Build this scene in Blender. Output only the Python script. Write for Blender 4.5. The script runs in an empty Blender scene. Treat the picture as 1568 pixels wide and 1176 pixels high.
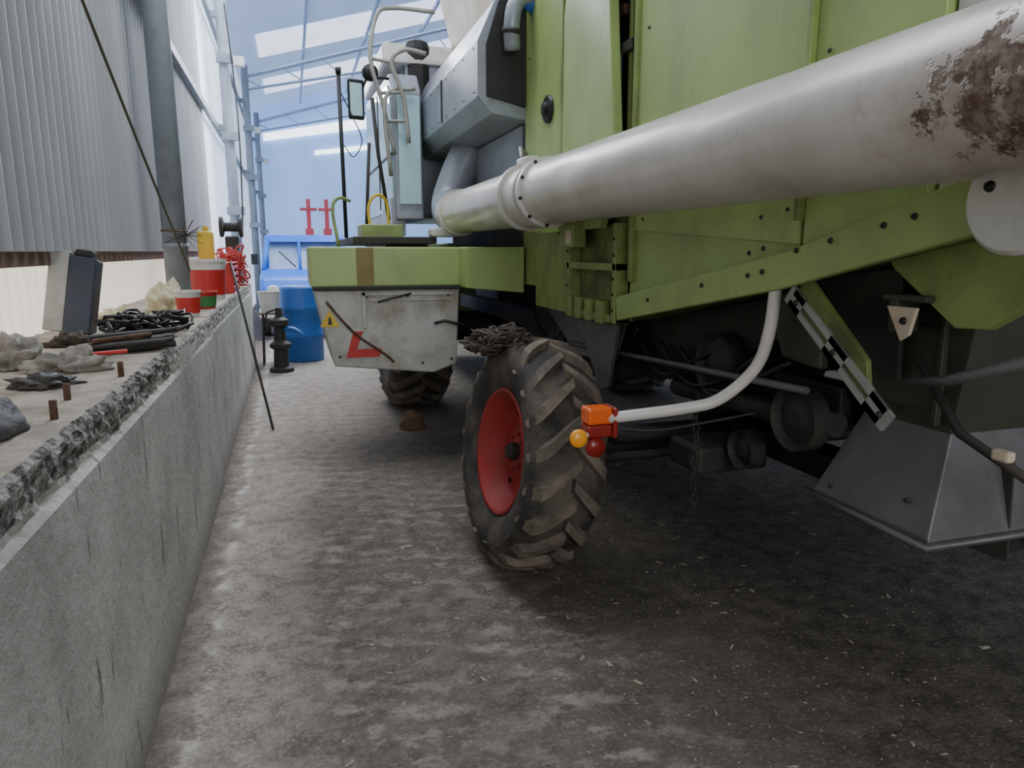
import bpy, math, random, bmesh
from mathutils import Vector, Matrix, noise
random.seed(7)
C=bpy.context.scene.collection
# ---------------------------------------------------------------- materials
def lin(r,g,b):
    f=lambda c:(c/255/12.92 if c/255<=.04045 else ((c/255+.055)/1.055)**2.4)
    return (f(r),f(g),f(b),1)
def newmat(name):
    m=bpy.data.materials.new(name); m.use_nodes=True
    nt=m.node_tree; return m,nt,nt.nodes['Principled BSDF']
def N(nt,t): return nt.nodes.new(t)
def ramp(nt,src,p0,p1,c0=(0,0,0,1),c1=(1,1,1,1)):
    r=nt.nodes.new('ShaderNodeValToRGB'); e=r.color_ramp.elements
    e[0].position=p0;e[1].position=p1;e[0].color=c0;e[1].color=c1
    nt.links.new(src,r.inputs[0]); return r.outputs[0]
def rng(nt,src,a,b,c=0.,d=1.):
    m=nt.nodes.new('ShaderNodeMapRange'); m.clamp=True
    nt.links.new(src,m.inputs[0])
    for i,v in zip((1,2,3,4),(a,b,c,d)): m.inputs[i].default_value=v
    return m.outputs[0]
def mixc(nt,fac,a,b):
    m=nt.nodes.new('ShaderNodeMix'); m.data_type='RGBA'
    if isinstance(fac,(int,float)): m.inputs[0].default_value=fac
    else: nt.links.new(fac,m.inputs[0])
    for i,v in ((6,a),(7,b)):
        if isinstance(v,tuple): m.inputs[i].default_value=v
        else: nt.links.new(v,m.inputs[i])
    return m.outputs[2]
def noi(nt,scale,detail=4,rough=.6,vec=None):
    n=N(nt,'ShaderNodeTexNoise'); n.inputs['Scale'].default_value=scale
    n.inputs['Detail'].default_value=min(detail,4);n.inputs['Roughness'].default_value=rough
    if vec is not None: nt.links.new(vec,n.inputs['Vector'])
    return n.outputs[0]
def coords(nt,scale=(1,1,1)):
    g=N(nt,'ShaderNodeNewGeometry'); m=N(nt,'ShaderNodeMapping'); m.inputs['Scale'].default_value=scale
    nt.links.new(g.outputs['Position'],m.inputs[0]); return m.outputs[0]
def math_(nt,op,a,b=None):
    m=nt.nodes.new('ShaderNodeMath'); m.operation=op
    for i,v in enumerate((a,b)):
        if v is None: continue
        if isinstance(v,(int,float)): m.inputs[i].default_value=v
        else: nt.links.new(v,m.inputs[i])
    return m.outputs[0]
def M(name,rgb,rough=.5,metal=0,dirt=(70,62,50),amt=.35,scale=3,bump=0,bscale=60,lo=.45,hi=.75,stretch=(1,1,1),chips=None,spec=.5):
    m,nt,b=newmat(name)
    v=coords(nt,stretch)
    n=noi(nt,scale,4,.65,v)
    f=ramp(nt,n,lo,hi,(0,0,0,1),(amt,amt,amt,1))
    col=mixc(nt,f,lin(*rgb),lin(*dirt))
    if chips:
        c2=noi(nt,30,4,.7,coords(nt,(1,1,.7)))
        col=mixc(nt,ramp(nt,c2,.66,.70,(0,0,0,1),(.7,.7,.7,1)),col,lin(*chips))
        c3=noi(nt,3.2,4,.65,coords(nt,(1,1.6,.7)))
        col=mixc(nt,ramp(nt,c3,.5,.75,(0,0,0,1),(.4,.4,.4,1)),col,lin(*chips))
    nt.links.new(col,b.inputs['Base Color'])
    nt.links.new(rng(nt,n,.3,.8,rough*.85,min(1,rough*1.3)),b.inputs['Roughness'])
    b.inputs['Metallic'].default_value=metal; b.inputs['Specular IOR Level'].default_value=spec
    if bump>0:
        bp=N(nt,'ShaderNodeBump'); bp.inputs['Strength'].default_value=bump; bp.inputs['Distance'].default_value=.02
        nt.links.new(noi(nt,bscale,2,.6,coords(nt)),bp.inputs['Height'])
        nt.links.new(bp.outputs[0],b.inputs['Normal'])
    return m
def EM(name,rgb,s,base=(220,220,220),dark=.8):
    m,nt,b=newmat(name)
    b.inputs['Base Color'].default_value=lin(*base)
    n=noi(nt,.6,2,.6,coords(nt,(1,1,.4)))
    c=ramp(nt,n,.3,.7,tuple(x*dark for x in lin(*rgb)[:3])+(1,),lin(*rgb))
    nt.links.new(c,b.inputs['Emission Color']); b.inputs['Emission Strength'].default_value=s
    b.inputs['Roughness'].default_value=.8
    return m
green=M('green_paint',(158,181,108),.42,0,(128,142,88),.6,1.4,0,30,.38,.8,(1,1,1),(114,112,82))
green2=M('green_paint_dull',(134,152,84),.5,0,(86,88,58),.6,4,0,40,.4,.75,(1,1,1),(78,76,52))
dgreen=M('green_paint_dirty',(108,126,62),.6,0,(54,52,40),.8,5,0,40,.35,.7)
greeny=M('green_yellowed',(170,176,98),.5,0,(112,106,58),.7,3,0,30,.4,.7,(1,1,1),(84,72,46))
white=M('tube_white_paint',(206,202,196),.3,0,(154,144,130),.45,2.5,0,25,.45,.8)
wbox=M('box_white_paint',(186,187,180),.5,0,(128,110,86),.8,3.2,0,30,.42,.7,(1,1,1),(118,96,68))
silver=M('silver_sheet',(146,152,162),.4,.25,(112,110,106),.5,3)
dark=M('dark_chassis',(42,41,39),.65,.1,(80,72,60),.55,5)
black=M('black_part',(20,20,21),.5,0,(50,47,42),.4,5)
greym=M('chopper_grey_steel',(102,103,105),.42,.3,(78,72,64),.7,3,0,30,.4,.7,(1,1,1),(66,62,56))
olive=M('chopper_olive_steel',(58,60,48),.55,.1,(38,38,32),.6,4)
rubber=M('tyre_rubber',(46,44,42),.85,0,(112,102,90),.75,5,.25,50,.4,.7)
rubl=M('tyre_lug_rubber',(80,74,67),.9,0,(134,120,104),.85,8,.25,60,.35,.7)
redp=M('red_rim_paint',(162,46,43),.55,0,(112,64,56),.6,5,0)
redm=M('red_paint',(190,44,40),.45,0,(110,45,38),.4,5)
redf=M('red_lift_paint',(222,84,92),.5,0,(190,80,90),.3,5)
orange=M('orange_lens',(232,100,32),.25,0,(176,66,22),.4,14)
yell=M('amber_reflector',(240,160,45),.25,0,(210,130,30),.3,5)
redl=M('red_lens',(140,36,28),.25,0,(84,26,20),.4,5)
yellow=M('yellow_paint',(218,182,56),.5,0,(120,100,40),.4,5)
steel=M('steel_dull',(160,160,157),.45,.4,(105,90,76),.5,6)
galv=M('column_paint',(142,149,158),.6,.05,(112,112,110),.5,5,spec=.3)
rust=M('rusty_metal',(96,66,48),.85,.1,(50,34,26),.8,14,.4,70,.35,.65)
wood=M('old_wood',(120,94,74),.8,0,(70,56,44),.7,6,.2,50,.4,.7,(1,1,4))
blue=M('blue_plastic',(40,98,172),.45,0,(50,80,130),.4,4)
bluev=M('blue_van_paint',(34,104,206),.35,0,(44,92,160),.3,2)
glass=M('cab_glass',(178,212,222),.1,0,(140,182,192),.4,2)
cream=M('cream_cloth',(205,196,164),.95,0,(132,124,100),.75,12,.3,60)
plast=M('grey_sack_cloth',(140,134,124),.8,0,(78,74,70),.85,9,.6,25,.38,.66)
whitep=M('white_plastic',(205,204,199),.45,0,(150,142,126),.5,6)
beige=M('beige_panel',(200,184,162),.6,0,(160,140,120),.4,2)
railm=M('rail_paint',(150,150,142),.5,.1,(95,85,75),.5,8)
chip=M('straw_chips',(164,156,140),.9,0,(100,92,80),.8,30)
purl=M('roof_steel',(180,194,214),.6,.2,(150,160,175),.4,2)
brown=M('primer_beam',(126,102,88),.75,0,(86,72,62),.6,6)
twig=M('old_straw',(66,56,45),.95,0,(34,30,26),.8,14)
rusts=M('rust_stain',(132,120,70),.6,0,(110,90,56),.6,6)
interior=M('van_interior',(150,170,196),.5,0,(90,110,140),.6,3)

def tube_mat():
    m,nt,b=newmat('unload_tube_paint')
    v=coords(nt)
    base=mixc(nt,ramp(nt,noi(nt,2.2,4,.65,v),.42,.8,(0,0,0,1),(.6,.6,.6,1)),lin(206,200,193),lin(148,138,126))
    base=mixc(nt,ramp(nt,noi(nt,22,4,.7,v),.66,.72,(0,0,0,1),(.5,.5,.5,1)),base,lin(120,100,84))
    sep=N(nt,'ShaderNodeSeparateXYZ'); nt.links.new(v,sep.inputs[0])
    dy=math_(nt,'MULTIPLY',math_(nt,'SUBTRACT',sep.outputs[1],.98),.85)
    dz=math_(nt,'MULTIPLY',math_(nt,'SUBTRACT',sep.outputs[2],1.885),1.5)
    d=math_(nt,'SQRT',math_(nt,'ADD',math_(nt,'MULTIPLY',dy,dy),math_(nt,'MULTIPLY',dz,dz)))
    d=math_(nt,'ADD',d,math_(nt,'MULTIPLY',math_(nt,'SUBTRACT',noi(nt,13,4,.7,v),.5),.4))
    k=math_(nt,'MULTIPLY',rng(nt,d,.135,.16,1,0),ramp(nt,noi(nt,16,4,.75,v),.40,.48,(.15,.15,.15,1)))
    base=mixc(nt,rng(nt,d,.10,.32,.65,0),base,lin(146,128,112))
    rc=mixc(nt,ramp(nt,noi(nt,34,4,.7,v),.42,.6),lin(90,68,54),lin(136,120,106))
    col=mixc(nt,k,base,rc); nt.links.new(col,b.inputs['Base Color'])
    nt.links.new(math_(nt,'ADD',math_(nt,'MULTIPLY',k,.5),.28),b.inputs['Roughness'])
    bp=N(nt,'ShaderNodeBump'); bp.inputs['Strength'].default_value=.4;bp.inputs['Distance'].default_value=.01
    nt.links.new(math_(nt,'MULTIPLY',k,-1),bp.inputs['Height']); nt.links.new(bp.outputs[0],b.inputs['Normal'])
    return m
tubem=tube_mat()

def floor_mat():
    m,nt,b=newmat('dirty_concrete_floor')
    v=coords(nt)
    sep=N(nt,'ShaderNodeSeparateXYZ'); nt.links.new(v,sep.inputs[0]); X,Y=sep.outputs[0],sep.outputs[1]
    n1=noi(nt,1.1,4,.6,v); n2=noi(nt,9,4,.7,v); n3=noi(nt,55,3,.75,v)
    base=mixc(nt,ramp(nt,n2,.34,.66),lin(108,101,94),lin(152,145,136))
    base=mixc(nt,ramp(nt,n3,.45,.7,(0,0,0,1),(.6,.6,.6,1)),base,lin(182,175,166))
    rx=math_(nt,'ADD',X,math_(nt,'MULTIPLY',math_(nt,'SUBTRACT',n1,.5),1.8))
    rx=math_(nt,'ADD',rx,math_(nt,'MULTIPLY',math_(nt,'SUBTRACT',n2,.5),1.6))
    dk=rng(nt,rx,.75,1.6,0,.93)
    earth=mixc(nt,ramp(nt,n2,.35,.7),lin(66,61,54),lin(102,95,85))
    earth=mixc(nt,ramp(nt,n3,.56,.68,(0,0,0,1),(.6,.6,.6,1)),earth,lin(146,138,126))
    wob=math_(nt,'MULTIPLY',noi(nt,3.2,4,.65,v),14.0)
    ph=math_(nt,'ADD',math_(nt,'ADD',math_(nt,'MULTIPLY',Y,40),math_(nt,'MULTIPLY',X,18)),wob)
    s=math_(nt,'MULTIPLY',math_(nt,'SINE',ph),.5)
    blob=noi(nt,7,4,.8,coords(nt,(.9,1.25,1)))
    s=math_(nt,'ADD',s,math_(nt,'MULTIPLY',math_(nt,'SUBTRACT',blob,.5),11))
    st=rng(nt,s,-.1,1.7)
    bx=math_(nt,'ADD',X,math_(nt,'MULTIPLY',math_(nt,'SUBTRACT',n1,.5),.9))
    band=math_(nt,'MULTIPLY',rng(nt,bx,-.25,.1),rng(nt,bx,1.1,1.8,1,0))
    mud=mixc(nt,ramp(nt,n2,.35,.7),lin(84,77,69),lin(112,104,95))
    mud=mixc(nt,ramp(nt,n3,.5,.72,(0,0,0,1),(.5,.5,.5,1)),mud,lin(140,132,122))
    yfade=rng(nt,Y,3.8,7,1,.3)
    col=mixc(nt,math_(nt,'MULTIPLY',math_(nt,'MULTIPLY',band,yfade),.88),base,mud)
    patch=rng(nt,noi(nt,1.3,3,.6,v),.36,.56,.3,1)
    k=math_(nt,'MULTIPLY',math_(nt,'MULTIPLY',st,band),math_(nt,'MULTIPLY',patch,.66))
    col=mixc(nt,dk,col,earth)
    col=mixc(nt,math_(nt,'MULTIPLY',math_(nt,'MULTIPLY',k,yfade),rng(nt,dk,.2,1,1,.35)),col,lin(164,155,144))
    l=math_(nt,'ABSOLUTE',math_(nt,'ADD',math_(nt,'ADD',X,math_(nt,'MULTIPLY',n2,.14)),.33))
    line=rng(nt,l,.012,.05,1,0)
    brk=ramp(nt,noi(nt,5,4,.8,v),.47,.6)
    col=mixc(nt,math_(nt,'MULTIPLY',math_(nt,'MULTIPLY',line,brk),.75),col,lin(200,194,185))
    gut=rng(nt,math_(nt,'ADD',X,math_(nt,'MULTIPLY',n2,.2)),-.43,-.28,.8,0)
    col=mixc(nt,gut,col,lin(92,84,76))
    nt.links.new(col,b.inputs['Base Color'])
    b.inputs['Roughness'].default_value=1.0; b.inputs['Specular IOR Level'].default_value=.08
    bp=N(nt,'ShaderNodeBump'); bp.inputs['Strength'].default_value=.6;bp.inputs['Distance'].default_value=.02
    nt.links.new(math_(nt,'ADD',n2,math_(nt,'MULTIPLY',n3,.7)),bp.inputs['Height']); nt.links.new(bp.outputs[0],b.inputs['Normal'])
    return m
def conc_mat():
    m,nt,b=newmat('plastered_concrete')
    v=coords(nt)
    n=noi(nt,2.2,4,.65,v); n2=noi(nt,35,4,.7,v); dr=noi(nt,6,4,.6,coords(nt,(1,2.6,.5)))
    col=mixc(nt,ramp(nt,n,.35,.7),lin(184,182,174),lin(150,148,141))
    col=mixc(nt,ramp(nt,n2,.5,.75,(0,0,0,1),(.4,.4,.4,1)),col,lin(126,122,115))
    col=mixc(nt,ramp(nt,dr,.62,.68,(0,0,0,1),(.75,.75,.75,1)),col,lin(98,95,90))
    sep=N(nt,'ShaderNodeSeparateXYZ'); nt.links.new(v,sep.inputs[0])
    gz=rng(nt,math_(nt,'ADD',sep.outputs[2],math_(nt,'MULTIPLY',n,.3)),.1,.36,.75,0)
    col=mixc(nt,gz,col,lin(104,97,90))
    nt.links.new(col,b.inputs['Base Color']); b.inputs['Roughness'].default_value=.9; b.inputs['Specular IOR Level'].default_value=.2
    bp=N(nt,'ShaderNodeBump'); bp.inputs['Strength'].default_value=.35;bp.inputs['Distance'].default_value=.02
    nt.links.new(math_(nt,'ADD',n,n2),bp.inputs['Height']); nt.links.new(bp.outputs[0],b.inputs['Normal'])
    return m
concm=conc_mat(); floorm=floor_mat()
ledge_c=M('ledge_dusty_top',(162,153,140),.95,0,(112,102,90),.8,7,.5,40,.4,.7,spec=.15)
rough_c=M('broken_concrete',(150,147,140),.95,0,(52,50,46),.95,28,.9,50,.4,.6)
corr=M('corrugated_sheet',(176,179,183),.65,.0,(136,134,132),.6,1.5,0,20,.4,.8,(1,1,.3),spec=.25)
ceilm=EM('roof_sheet_glow',(176,200,235),.5,(190,203,226))  # solid roof given a glow, stands in for the bright haze
# ---------------------------------------------------------------- geometry helpers
def empty(name,loc=(0,0,0)):
    e=bpy.data.objects.new(name,None); e.location=loc; C.objects.link(e); return e
def mesh(name,vs,fs,mat,parent=None,smooth=False,bevel=0,mats=None,mi=None):
    me=bpy.data.meshes.new(name); me.from_pydata([tuple(v) for v in vs],[],fs); me.update()
    o=bpy.data.objects.new(name,me); C.objects.link(o)
    for mm in (mats or [mat]): me.materials.append(mm)
    if mi:
        for p,i in zip(me.polygons,mi): p.material_index=i
    if smooth:
        for p in me.polygons: p.use_smooth=True
    bm=bmesh.new(); bm.from_mesh(me); bmesh.ops.recalc_face_normals(bm,faces=bm.faces); bm.to_mesh(me); bm.free()
    if bevel>0:
        md=o.modifiers.new('b','BEVEL'); md.width=bevel; md.segments=2; md.limit_method='ANGLE'; md.angle_limit=.6
    if parent:
        o.parent=parent; o.matrix_parent_inverse=Matrix.Translation(-parent.location)
    return o
BF=[(0,3,2,1),(4,5,6,7),(0,1,5,4),(1,2,6,5),(2,3,7,6),(3,0,4,7)]
def boxv(x0,x1,y0,y1,z0,z1): return [Vector(p) for p in ((x0,y0,z0),(x1,y0,z0),(x1,y1,z0),(x0,y1,z0),(x0,y0,z1),(x1,y0,z1),(x1,y1,z1),(x0,y1,z1))]
def box(name,x0,x1,y0,y1,z0,z1,mat,parent=None,bevel=.006,rot=None,piv=None):
    v=boxv(x0,x1,y0,y1,z0,z1)
    if rot is not None:
        c=Vector(piv) if piv else Vector(((x0+x1)/2,(y0+y1)/2,(z0+z1)/2)); v=[rot@(p-c)+c for p in v]
    return mesh(name,v,BF,mat,parent,bevel=bevel)
def prismx(name,yz,x0,x1,mat,parent=None,bevel=.006):
    n=len(yz); v=[(x0,y,z) for y,z in yz]+[(x1,y,z) for y,z in yz]
    f=[tuple(range(n)),tuple(range(n,2*n))]+[(i,(i+1)%n,n+(i+1)%n,n+i) for i in range(n)]
    return mesh(name,v,f,mat,parent,bevel=bevel)
def prismy(name,xz,y0,y1,mat,parent=None,bevel=.006):
    n=len(xz); v=[(x,y0,z) for x,z in xz]+[(x,y1,z) for x,z in xz]
    f=[tuple(range(n)),tuple(range(n,2*n))]+[(i,(i+1)%n,n+(i+1)%n,n+i) for i in range(n)]
    return mesh(name,v,f,mat,parent,bevel=bevel)
def plate(name,pts,th,mat,parent=None,bevel=.003):
    pts=[Vector(p) for p in pts]; nrm=(pts[1]-pts[0]).cross(pts[2]-pts[0]).normalized()*th
    n=len(pts); v=pts+[p+nrm for p in pts]
    f=[tuple(range(n)),tuple(range(n,2*n))]+[(i,(i+1)%n,n+(i+1)%n,n+i) for i in range(n)]
    return mesh(name,v,f,mat,parent,bevel=bevel)
def smoothpath(pts,k=5):
    pts=[Vector(p) for p in pts]
    if len(pts)<3: return pts
    out=[]
    P=[pts[0]*2-pts[1]]+pts+[pts[-1]*2-pts[-2]]
    for i in range(1,len(P)-2):
        for j in range(k):
            t=j/k; a,b,c,d=P[i-1],P[i],P[i+1],P[i+2]
            out.append(.5*((2*b)+(c-a)*t+(2*a-5*b+4*c-d)*t*t+(3*b-a-3*c+d)*t**3))
    out.append(pts[-1]); return out
def sweepdata(pts,r,seg=10):
    pts=[Vector(p) for p in pts]; vs=[];fs=[]
    t=(pts[1]-pts[0]).normalized(); up=Vector((0,0,1)) if abs(t.z)<.9 else Vector((1,0,0))
    n=t.cross(up).normalized()
    for i,p in enumerate(pts):
        a=pts[max(0,i-1)];b=pts[min(len(pts)-1,i+1)]
        t=(b-a).normalized(); n=(n-t*n.dot(t)).normalized(); bb=t.cross(n)
        for j in range(seg):
            an=2*math.pi*j/seg; vs.append(p+(n*math.cos(an)+bb*math.sin(an))*r)
    for i in range(len(pts)-1):
        for j in range(seg):
            a=i*seg+j;b=i*seg+(j+1)%seg; fs.append((a,b,b+seg,a+seg))
    fs.append(tuple(range(seg-1,-1,-1))); fs.append(tuple(range((len(pts)-1)*seg,len(pts)*seg)))
    return vs,fs
def pipe(name,pts,r,mat,parent=None,smooth=True,seg=10,curve=False):
    if curve: pts=smoothpath(pts)
    v,f=sweepdata(pts,r,seg); o=mesh(name,v,f,mat,parent,smooth=smooth)
    for p in list(o.data.polygons)[-2:]: p.use_smooth=False
    return o
def multi(name,parts,mat,parent=None,smooth=False,bevel=0,mats=None,mi=None):
    V=[];F=[];MI=[]
    for k,(v,f) in enumerate(parts):
        o=len(V); V+=list(v); F+=[tuple(i+o for i in q) for q in f]
        MI+=[mi[k] if mi else 0]*len(f)
    return mesh(name,V,F,mat,parent,smooth,bevel,mats,MI)
def lathe(prof,axis='x',c=(0,0,0),seg=48):
    vs=[];fs=[];c=Vector(c)
    for a,r in prof:
        for j in range(seg):
            t=2*math.pi*j/seg
            if axis=='x': p=Vector((a,r*math.cos(t),r*math.sin(t)))
            elif axis=='y': p=Vector((r*math.cos(t),a,r*math.sin(t)))
            else: p=Vector((r*math.cos(t),r*math.sin(t),a))
            vs.append(p+c)
    for i in range(len(prof)-1):
        for j in range(seg):
            a=i*seg+j;b=i*seg+(j+1)%seg; fs.append((a,b,b+seg,a+seg))
    return vs,fs
def rivets(name,pts,r,mat,parent,axis='x'):
    return multi(name,[lathe([(0,r),(-r*.5,r*.8),(-r*.7,0.0001)],axis,p,8) for p in pts],mat,parent,smooth=True)

# ---------------------------------------------------------------- shell
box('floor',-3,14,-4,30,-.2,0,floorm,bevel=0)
def parapet(name,y0,y1,zt,xf=-.53,xb=-1.34):
    ny=int((y1-y0)/.03)
    prof=[(xb,0),(xb,zt)]+[(xb+(xf-.02-xb)*i/8,zt) for i in range(1,9)]+[(xf-.004,zt-.015),(xf,zt-.03),(xf,zt-.05),(xf,zt-.07),(xf,zt-.09),(xf,zt-.11)]+[(xf,zt-.13-(zt-.13)*i/6) for i in range(7)]
    n=len(prof); V=[];F=[];MI=[]
    for i in range(ny+1):
        y=y0+(y1-y0)*i/ny
        dmg=max(0,.5+.9*noise.noise(Vector((0,y*.9,3))))*(1.0 if y<3.6 else .4)
        for j,(x,z) in enumerate(prof):
            nn=noise.noise(Vector((x*9,y*14,z*25)))
            if 8<=j<=15:
                x-= (0.02+.03*abs(nn)*2)*dmg; z-=.012*abs(nn)*dmg
            elif j<8 and j>1: z+=.006*noise.noise(Vector((x*6,y*6,0)))-.004*(nn)
            V.append((x,y,z))
    for i in range(ny):
        yy=y0+(y1-y0)*i/ny
        for j in range(n-1):
            F.append((i*n+j,i*n+j+1,(i+1)*n+j+1,(i+1)*n+j))
            lim=13+ (1 if noise.noise(Vector((5,yy*5,0)))>.1 else 0)-(3 if yy>3.4 else 0)
            MI.append(1 if 9<=j<=lim else (2 if 1<=j<9 else 0))
    F.append(tuple(range(n)));MI.append(0); F.append(tuple((ny)*n+j for j in range(n)));MI.append(0)
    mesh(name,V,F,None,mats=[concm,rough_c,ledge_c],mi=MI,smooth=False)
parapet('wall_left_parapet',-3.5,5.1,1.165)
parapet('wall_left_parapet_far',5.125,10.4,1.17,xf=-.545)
def corrug(name,y0,y1,z0,z1,x,mat,pitch=.078,amp=.011,parent=None):
    k=int((y1-y0)/pitch*8); V=[];F=[]
    for i in range(k+1):
        y=y0+(y1-y0)*i/k; d=amp*math.sin(2*math.pi*(y-y0)/pitch)
        V+= [(x+d,y,z0),(x+d,y,z1)]
    for i in range(k): F.append((2*i,2*i+2,2*i+3,2*i+1))
    return mesh(name,V,F,mat,parent,smooth=True)
corrug('wall_left',-3.5,11.4,1.6,6.4,-1.12,corr,.135,.028)
skyw=EM('polycarbonate_warm',(238,230,212),1.3,dark=.6)
skyb=EM('polycarbonate_blue',(200,219,250),1.0)
corrug('window_1',-3.5,10.4,1.1,1.68,-1.32,skyw,.135,.02)
corrug('window_2',11.4,27,0,6.4,-1.14,skyb,.25,.015)
box('trim_1',-1.22,-1.15,-3.5,11.4,1.53,1.60,brown)
box('trim_2',-1.08,-1.02,-3.5,27,3.56,3.66,galv)
box('trim_3',-1.08,-1.02,-3.5,27,5.3,5.4,galv)
bluew=EM('far_wall_haze_glow',(142,178,232),1.05,(140,168,208),.74)  # translucent far wall, glow and pale colour raised to stand in for haze
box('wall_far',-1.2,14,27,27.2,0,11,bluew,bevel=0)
box('wall_right',13.8,14,-4,27.2,0,8,M('right_wall_sheet',(160,162,166),.7,0,(120,120,122),.4,1.5,0),bevel=0)
def roofz(x): return 6.35+ (x+1.2)*.28 if x<7 else 8.65-(x-7)*.28
V=[]
for i,x in enumerate((-1.3,7,14)): V+=[(x,-1.5,roofz(x)),(x,27.3,roofz(x)),(x,-1.5,roofz(x)+.06),(x,27.3,roofz(x)+.06)]
F=[(0,4,5,1),(4,8,9,5),(2,3,7,6),(6,7,11,10),(0,1,3,2),(8,10,11,9),(0,2,6,4),(4,6,10,8),(1,5,7,3),(5,9,11,7)]
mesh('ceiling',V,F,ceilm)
sk=EM('skylight_sheet',(228,238,255),1.8)
parts=[]
for (ya,yb,xa,xb) in ((1,2.2,0,6),(5,6.4,0,6),(9.5,11,-.5,6),(14,15.8,-.5,6),(18.5,20.5,-.5,6),(23,25,-.5,6)):
    z0,z1=roofz(xa)-.03,roofz(xb)-.03
    parts.append(([(xa,ya,z0),(xb,ya,z1),(xb,yb,z1),(xa,yb,z0)],[(0,1,2,3)]))
multi('window_3',parts,sk)
parts=[]
for x in (0.6,2.2,3.8,5.4,7.0):
    parts.append((boxv(x-.03,x+.03,-1.4,27,roofz(x)-.18,roofz(x)-.08),BF))
for y in (-.5,6.2,13.1,20,26.6):
    a=Vector((-.95,y,5.9));b=Vector((7,y,8.3))
    parts.append(sweepdata([a,b],.05,4)); parts.append(sweepdata([a+Vector((0,0,-.3)),Vector((7,y,7.3))],.035,4))
    for i in range(9):
        t=i/8;t2=min(1,(i+.5)/8)
        parts.append(sweepdata([a.lerp(b,t),(a+Vector((0,0,-.3))).lerp(Vector((7,y,7.3)),t2)],.018,4))
multi('ceiling_trusses',parts,purl)
dw=EM('daylight_window',(242,247,255),3.5)
multi('window_4',[([(-.7,26.9,5.35),(5,26.9,6.3),(5,26.9,6.75),(-.7,26.9,5.6)],[(0,1,2,3)]),([(1.0,26.9,4.95),(5,26.9,5.5),(5,26.9,5.7),(1.0,26.9,5.1)],[(0,1,2,3)])],dw)
for i,(y,zb) in enumerate(((6.2,1.165),(13.1,0),(20,0),(26.5,0))):
    e=empty('steel_column',(-.87,y,zb))
    pipe('shaft',[(-.87,y,zb),(-.87,y,6.2)],.09 if i==0 else .085,galv,e,seg=20)
    box('base_plate',-1.0,-.74,y-.13,y+.13,zb,zb+.02,galv,e)
    for z in (3.61,5.35): box('girt_cleat',-1.03,-.87,y-.04,y+.04,z-.05,z+.05,galv,e)
    if i==0:
        pipe('clamp_ring',[(-.87,y,1.62),(-.87,y,1.66)],.098,galv,e,seg=20)
        pipe('wire_wrap',[(-.87,y,1.75),(-.87,y,1.765)],.096,wood,e,seg=20)
    else:
        for z in (2.2,3.4,4.6): box('bracket',-.98,-.70,y-.14,y-.07,z,z+.14,galv,e)
        box('flood_lamp',-.72,-.55,y-.2,y-.08,4.55,4.7,whitep,e,.01)
pipe('hanging_cable',smoothpath([(-.76,6.05,1.45),(-.8,5.0,2.05),(-.88,3.6,3.0),(-.98,2.3,4.1)]),.008,M('cable_olive',(84,80,66),.7))
pipe('wall_cable',smoothpath([(-.75,13,2.0),(-.7,12.8,3.2),(-.72,12.9,4.2),(-.8,13,5.5)]),.012,black)

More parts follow.
